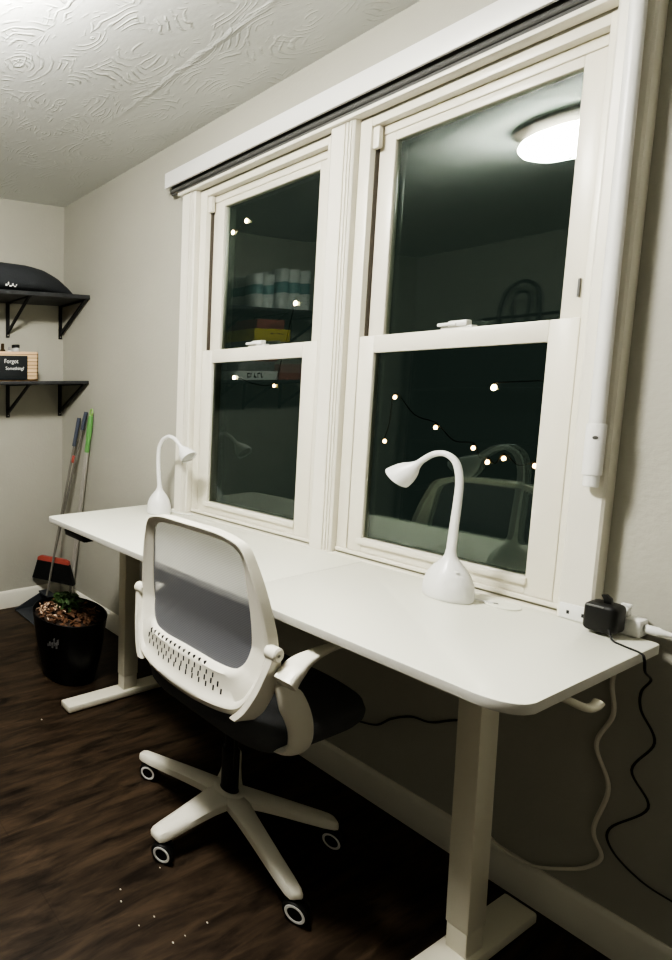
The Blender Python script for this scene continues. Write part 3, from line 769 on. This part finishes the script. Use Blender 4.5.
# tall dark bookcase opposite the windows, visible only as a dark reflection
bc = thing('dark_bookcase', 'tall black bookcase opposite the windows, seen only in the glass', 'bookcase', (1.0, -3.08, 0))
MB().box((.20, Y1+.004, 0), (.225, -2.93, 1.60)).box((1.775, Y1+.004, 0), (1.80, -2.93, 1.60)).box((.225, Y1+.004, 0), (1.775, Y1+.02, 1.60)).build('carcass', M['black_case'], bc)
MB().box((.19, Y1+.004, 1.60), (1.81, -2.92, 1.63), .002).build('top_board', M['black_case'], bc)
for z in (.08, .45, .82, 1.2): MB().box((.225, Y1+.02, z), (1.775, -2.94, z+.022)).build('shelf_board', M['black_case'], bc)
orn = thing('wire_ornament', 'black looped wire ornament on top of the dark bookcase', 'ornament', (.70, -3.05, 1.63))
MB().box((.52, -3.09, 1.6305), (.90, -3.01, 1.66), .004).build('plinth', M['blackm'], orn)
MB().tube(spline([(.60, -3.05, 1.66), (.60, -3.05, 1.76), (.63, -3.05, 1.88), (.70, -3.05, 1.93), (.77, -3.05, 1.88), (.79, -3.05, 1.76), (.79, -3.05, 1.66)], 6), .012, 8).tube([(.50, -3.05, 1.70), (.88, -3.05, 1.70)], .010, 8).tube(spline([(.67, -3.05, 1.66), (.66, -3.05, 1.82), (.70, -3.05, 1.86), (.74, -3.05, 1.82), (.73, -3.05, 1.66)], 6), .008, 8).build('wire_loops', M['blackm'], orn)

# ceiling lamp (behind the viewer, mirrored in the right window)
LX, LY = 1.50, -1.18
cl = thing('ceiling_light', 'round flush ceiling lamp with bright glass dome and dark ring', 'ceiling lamp', (LX, LY, H))
MB().lathe([(.148, 0), (.156, -.010), (.152, -.026), (.130, -.038), (.112, -.052), (.105, -.050)], (LX, LY, H), 48).build('ring', M['bronze'], cl)
MB().lathe([(.104, -.0505), (.124, -.056), (.132, -.072), (.129, -.092), (.116, -.110), (.092, -.124), (.055, -.133), (.0001, -.136)], (LX, LY, H), 48).build('glass_dome', M['dome'], cl)
MB().lathe([(.009, -.1362), (.011, -.140), (.006, -.145), (.0001, -.146)], (LX, LY, H), 16).build('finial', M['bronze'], cl)

# ------------------------------------------------------------------ planter
PX, PY = .715, -.437
pt = thing('planter_pot', 'large round black planter on the floor by the far desk leg', 'planter', (PX, PY, 0))
MB().lathe([(.095, .0), (.110, .004), (.118, .030), (.133, .10), (.146, .18), (.154, .245), (.158, .275), (.160, .283), (.157, .285), (.153, .280), (.149, .25), (.145, .235)], (PX, PY, 0), 56).build('pot', M['pot'], pt)
so = MB(); rg = []
for k in range(7):
    r = .150*(1-k/6.2)
    rg.append([Vector((PX+r*math.cos(2*PI*j/32), PY+r*math.sin(2*PI*j/32), .252+.016*math.sin(k*.9)+random.uniform(-.004, .004))) for j in range(32)])
so.ring_loft(rg, cap=False); so.bm.faces.new(list(so.bm.verts)[-32:])
so.build('soil', M['soil'], pt)
def litter(name, m, n, spread, off, sz, zr, flat):
    b = MB()
    for k in range(n):
        a = random.uniform(0, 2*PI); r = spread*math.sqrt(random.random())
        c = Vector((PX+off[0]+r*math.cos(a), PY+off[1]+r*math.sin(a), random.uniform(*zr)))
        if (c.x-PX)**2+(c.y-PY)**2 > .138**2: continue
        R = Matrix.Rotation(random.uniform(0, 6.3), 3, 'Z') @ Matrix.Rotation(random.uniform(-flat, flat), 3, 'X') @ Matrix.Rotation(random.uniform(-flat, flat), 3, 'Y')
        L, W = sz*random.uniform(.7, 1.3), sz*random.uniform(.3, .5)
        b.poly([c+R@Vector(p) for p in ((-L, 0, 0), (-L*.3, W, .002), (L*.4, W*.8, .003), (L, 0, 0), (L*.4, -W*.8, .002), (-L*.3, -W, .003))])
    o = b.build(name, m, pt, smooth=False, solid=.0015); o['kind'] = 'stuff'; return o
litter('dry_leaves', M['leafb'], 150, .13, (.0, .0), .017, (.266, .285), .7)
litter('wood_chips', M['chip'], 46, .070, (-.040, -.078), .011, (.272, .292), .9)
litter('green_leaves', M['leafg'], 110, .062, (-.060, .030), .021, (.274, .318), 1.1)
# grey smudge mark on the pot front
pmk = MB()
dcam = Vector((2.53-PX, -1.70-PY, 0)).normalized(); 
base_ang = math.atan2(dcam.y, dcam.x) - math.radians(33)
for k, (da, z, hh) in enumerate([(0, .176, .026), (4, .170, .032), (8, .182, .042), (11.5, .172, .036), (-4, .172, .016), (14, .192, .030)]):
    a0 = base_ang+math.radians(da); a1 = a0+math.radians(3.4); P = []
    for a, zz in ((a0, z), (a1, z+.004), (a1, z+hh), (a0, z+hh*.8)):
        r = .133+(zz-.10)/.08*.013+.0012
        P.append((PX+r*math.cos(a), PY+r*math.sin(a), zz))
    pmk.poly(P)
pmk.build('grey_mark', M['potmark'], pt, smooth=False)

# ------------------------------------------------------------------ cleaning tools leaning in the corner
def pole(name, a, b, f0, f1, r, m, parent, seg=14):
    a = Vector(a); b = Vector(b); return MB().tube([a.lerp(b, f0), a.lerp(b, f1)], r, seg).build(name, m, parent)
# dustpan with long handle
a, b = Vector((.135, -.192, .06)), Vector((.197, -.026, 1.088))
dp = thing('dustpan', 'grey dustpan with long pole standing behind the black planter', 'dustpan', (.17, -.22, 0))
P = [(-.0, 0), (.0, .0)]
pan = MB()
px0, px1, py0, py1 = .055, .285, -.345, -.135
pan.prism([(px0, py0, .001), (px0, py1, .001), (px0, py1, .088), (px0, py1-.03, .085), (px0, py0, .010)], (.006, 0, 0))
pan.prism([(px1-.006, py0, .001), (px1-.006, py1, .001), (px1-.006, py1, .088), (px1-.006, py1-.03, .085), (px1-.006, py0, .010)], (.006, 0, 0))
pan.box((px0, py0, .001), (px1, py1, .006), .001); pan.box((px0, py1-.006, .001), (px1, py1, .090), .002)
pan.box((px0, py1-.055, .082), (px1, py1, .092), .002)
pan.build('pan', M['pan'], dp)
pole('pole', a, b, .03, .86, .0062, M['greypole'], dp); pole('grip', a, b, .85, 1.0, .0105, M['bluegrip'], dp)
c = a.lerp(b, .845)
MB().lathe([(.013, -.020), (.015, -.014), (.015, .014), (.013, .020)], a.lerp(b, .853)+Vector((0, 0, -.075)).lerp(Vector((0, 0, -.075)), 1), 16, axis=(b-a)).build('red_clip', M['red'], dp)
# broom
a, b = Vector((.112, -.128, .290)), Vector((.250, -.020, 1.122))
bm_ = thing('broom', 'broom with red topped black bristles hanging against the end wall', 'broom', (.118, -.145, .16))
pole('pole', a, b, 0, .90, .0062, M['greypole'], bm_); pole('grip', a, b, .885, 1.0, .0105, M['bluegrip'], bm_)
e1, e2 = Vector((.034, -.180, .0)), Vector((.192, -.075, .0)); d = (e2-e1).normalized(); n_ = Vector((d.y, -d.x, 0))
def broom_sec(z, ext, th): 
    A = e1-d*ext; B = e2+d*ext
    return [A-n_*th+Vector((0, 0, z)), B-n_*th+Vector((0, 0, z)), B+n_*th+Vector((0, 0, z)), A+n_*th+Vector((0, 0, z))]
MB().ring_loft([broom_sec(.270, .0, .014), broom_sec(.287, -.002, .012), broom_sec(.296, -.02, .009)]).build('head', M['red'], bm_)
MB().ring_loft([broom_sec(.160, .030, .018), broom_sec(.21, .016, .016), broom_sec(.2698, .0, .013)]).build('bristles', M['bristle'], bm_)
# mop with green handle
a, b = Vector((.150, -.046, .012)), Vector((.303, -.022, 1.150))
mo = thing('mop', 'mop with green grip and shiny steel pole leaning in the corner', 'mop', (.150, -.062, 0))
pole('pole', a, b, .03, .80, .0120, M['steel'], mo)
L = (b-a).length
MB().lathe([(.0115, -.115), (.0135, -.10), (.0120, -.06), (.0150, -.02), (.0155, .03), (.0130, .07), (.0115, .085)], a.lerp(b, .885), 18, axis=(b-a)).build('grip', M['green'], mo)
tp = a.lerp(b, .885)+(b-a).normalized()*.085; ring = []
for k in range(17):
    an = 2*PI*k/16; ring.append(tp+(b-a).normalized()*(.018-.018*math.cos(an))+Vector((.6, .0, 0)).normalized()*(.010*math.sin(an)))
MB().tube(ring, .0042, 8).build('hanging_loop', mat('pale_green_loop', (.30, .50, .16), .5), mo)
MB().box((.085, -.10, .002), (.215, -.030, .030), .008).build('mop_head', M['mop'], mo)

# pale crumbs on the floor
CR = [(1.597, -.890, .0022), (1.622, -.909, .0024), (1.681, -.861, .0022), (1.742, -.864, .0024), (1.741, -.827, .0018), (1.739, -.757, .0024), (1.683, -.908, .0016), (.95, -.72, .003), (1.589, -.756, .0016)]
cr = MB()
for (x, y, r) in CR:
    cr.lathe([(r*.4, .0002), (r, r*.5), (r*.6, r*1.1), (.0001, r*1.3)], (x, y, 0), 7)
tag(cr.build('floor_crumbs', M['whitecord']), 'scattered pale crumbs on the dark floor before the chair', 'crumbs', kind='stuff')

# ------------------------------------------------------------------ string lights outdoors
def bulbs(name, label, pts, mats_, group):
    r = thing(name, label, 'string lights', pts[0], group)
    mid = []
    for i, p in enumerate(pts):
        mid.append(Vector(p)+Vector((0, 0, .035)))
        if i < len(pts)-1:
            q = (Vector(p)+Vector(pts[i+1]))/2; mid.append(q+Vector((0, 0, -.02)))
    MB().tube(spline(mid, 5), .0035, 6).build('wire', M['blackcord'], r)
    for i, p in enumerate(pts):
        m = M[mats_[i % len(mats_)]]
        rr = .015 if m is M['bulbw'] else .012
        b = MB().lathe([(.0001, -rr*1.3), (rr*.7, -rr*.9), (rr, 0), (rr*.8, rr*.8), (rr*.4, rr*1.5)], p, 14).build('bulb', m, r)
        MB().lathe([(rr*.45, rr*1.5), (rr*.5, .038)], p, 10).build('socket', M['blackp'], b)
    return r
G = 'warm string lights outside in the dark'
bulbs('string_lights', 'warm string lights seen through the right window lower pane', [(.04, 3.0, .80), (.09, 3.0, 1.15), (.36, 3.0, .93), (.58, 3.0, .80), (.66, 3.0, .71), (.74, 3.0, .745), (.89, 3.0, .715)], ['bulb'], G)
bulbs('string_lights', 'bright single-bulb end of string lights high in the right lower pane', [(.66, 3.0, 1.22), (1.6, 3.0, 1.40)], ['bulbw'], G)
bulbs('string_lights', 'two bright string bulbs in the left window upper pane', [(-1.43, 3.0, 2.82), (-1.28, 3.0, 2.89)], ['bulbw'], G)
bulbs('string_lights', 'string lights low in the left window beside the reflected cartons', [(-1.35, 3.0, 1.34), (-.91, 3.0, 1.25), (-.74, 3.0, 2.0)], ['bulbw', 'bulb'], G)

# ------------------------------------------------------------------ world, camera
w = bpy.data.worlds.new('night'); sc.world = w; w.use_nodes = True
bg = w.node_tree.nodes['Background']; bg.inputs['Color'].default_value = (.55, .75, .65, 1); bg.inputs['Strength'].default_value = .011
cam = bpy.data.cameras.new('camera'); co = bpy.data.objects.new('camera', cam); C.objects.link(co)
co.location = (2.53254, -1.70019, 1.24933)
rx, ry, rz = 1.47712, -.01152, 1.18903
co.rotation_mode = 'QUATERNION'
co.rotation_quaternion = (Matrix.Rotation(rz, 3, 'Z') @ Matrix.Rotation(rx, 3, 'X') @ Matrix.Rotation(ry, 3, 'Z')).to_quaternion()
cam.sensor_fit = 'VERTICAL'; cam.sensor_height = 24; cam.sensor_width = 24
cam.lens = 512.745/960*24
cam.shift_x = (336+46.129)/960; cam.shift_y = (437.896-480)/960
cam.clip_start = .02
sc.camera = co
sc.view_settings.view_transform = 'AgX'
sc.view_settings.look = 'AgX - High Contrast'
sc.view_settings.exposure = 2.02
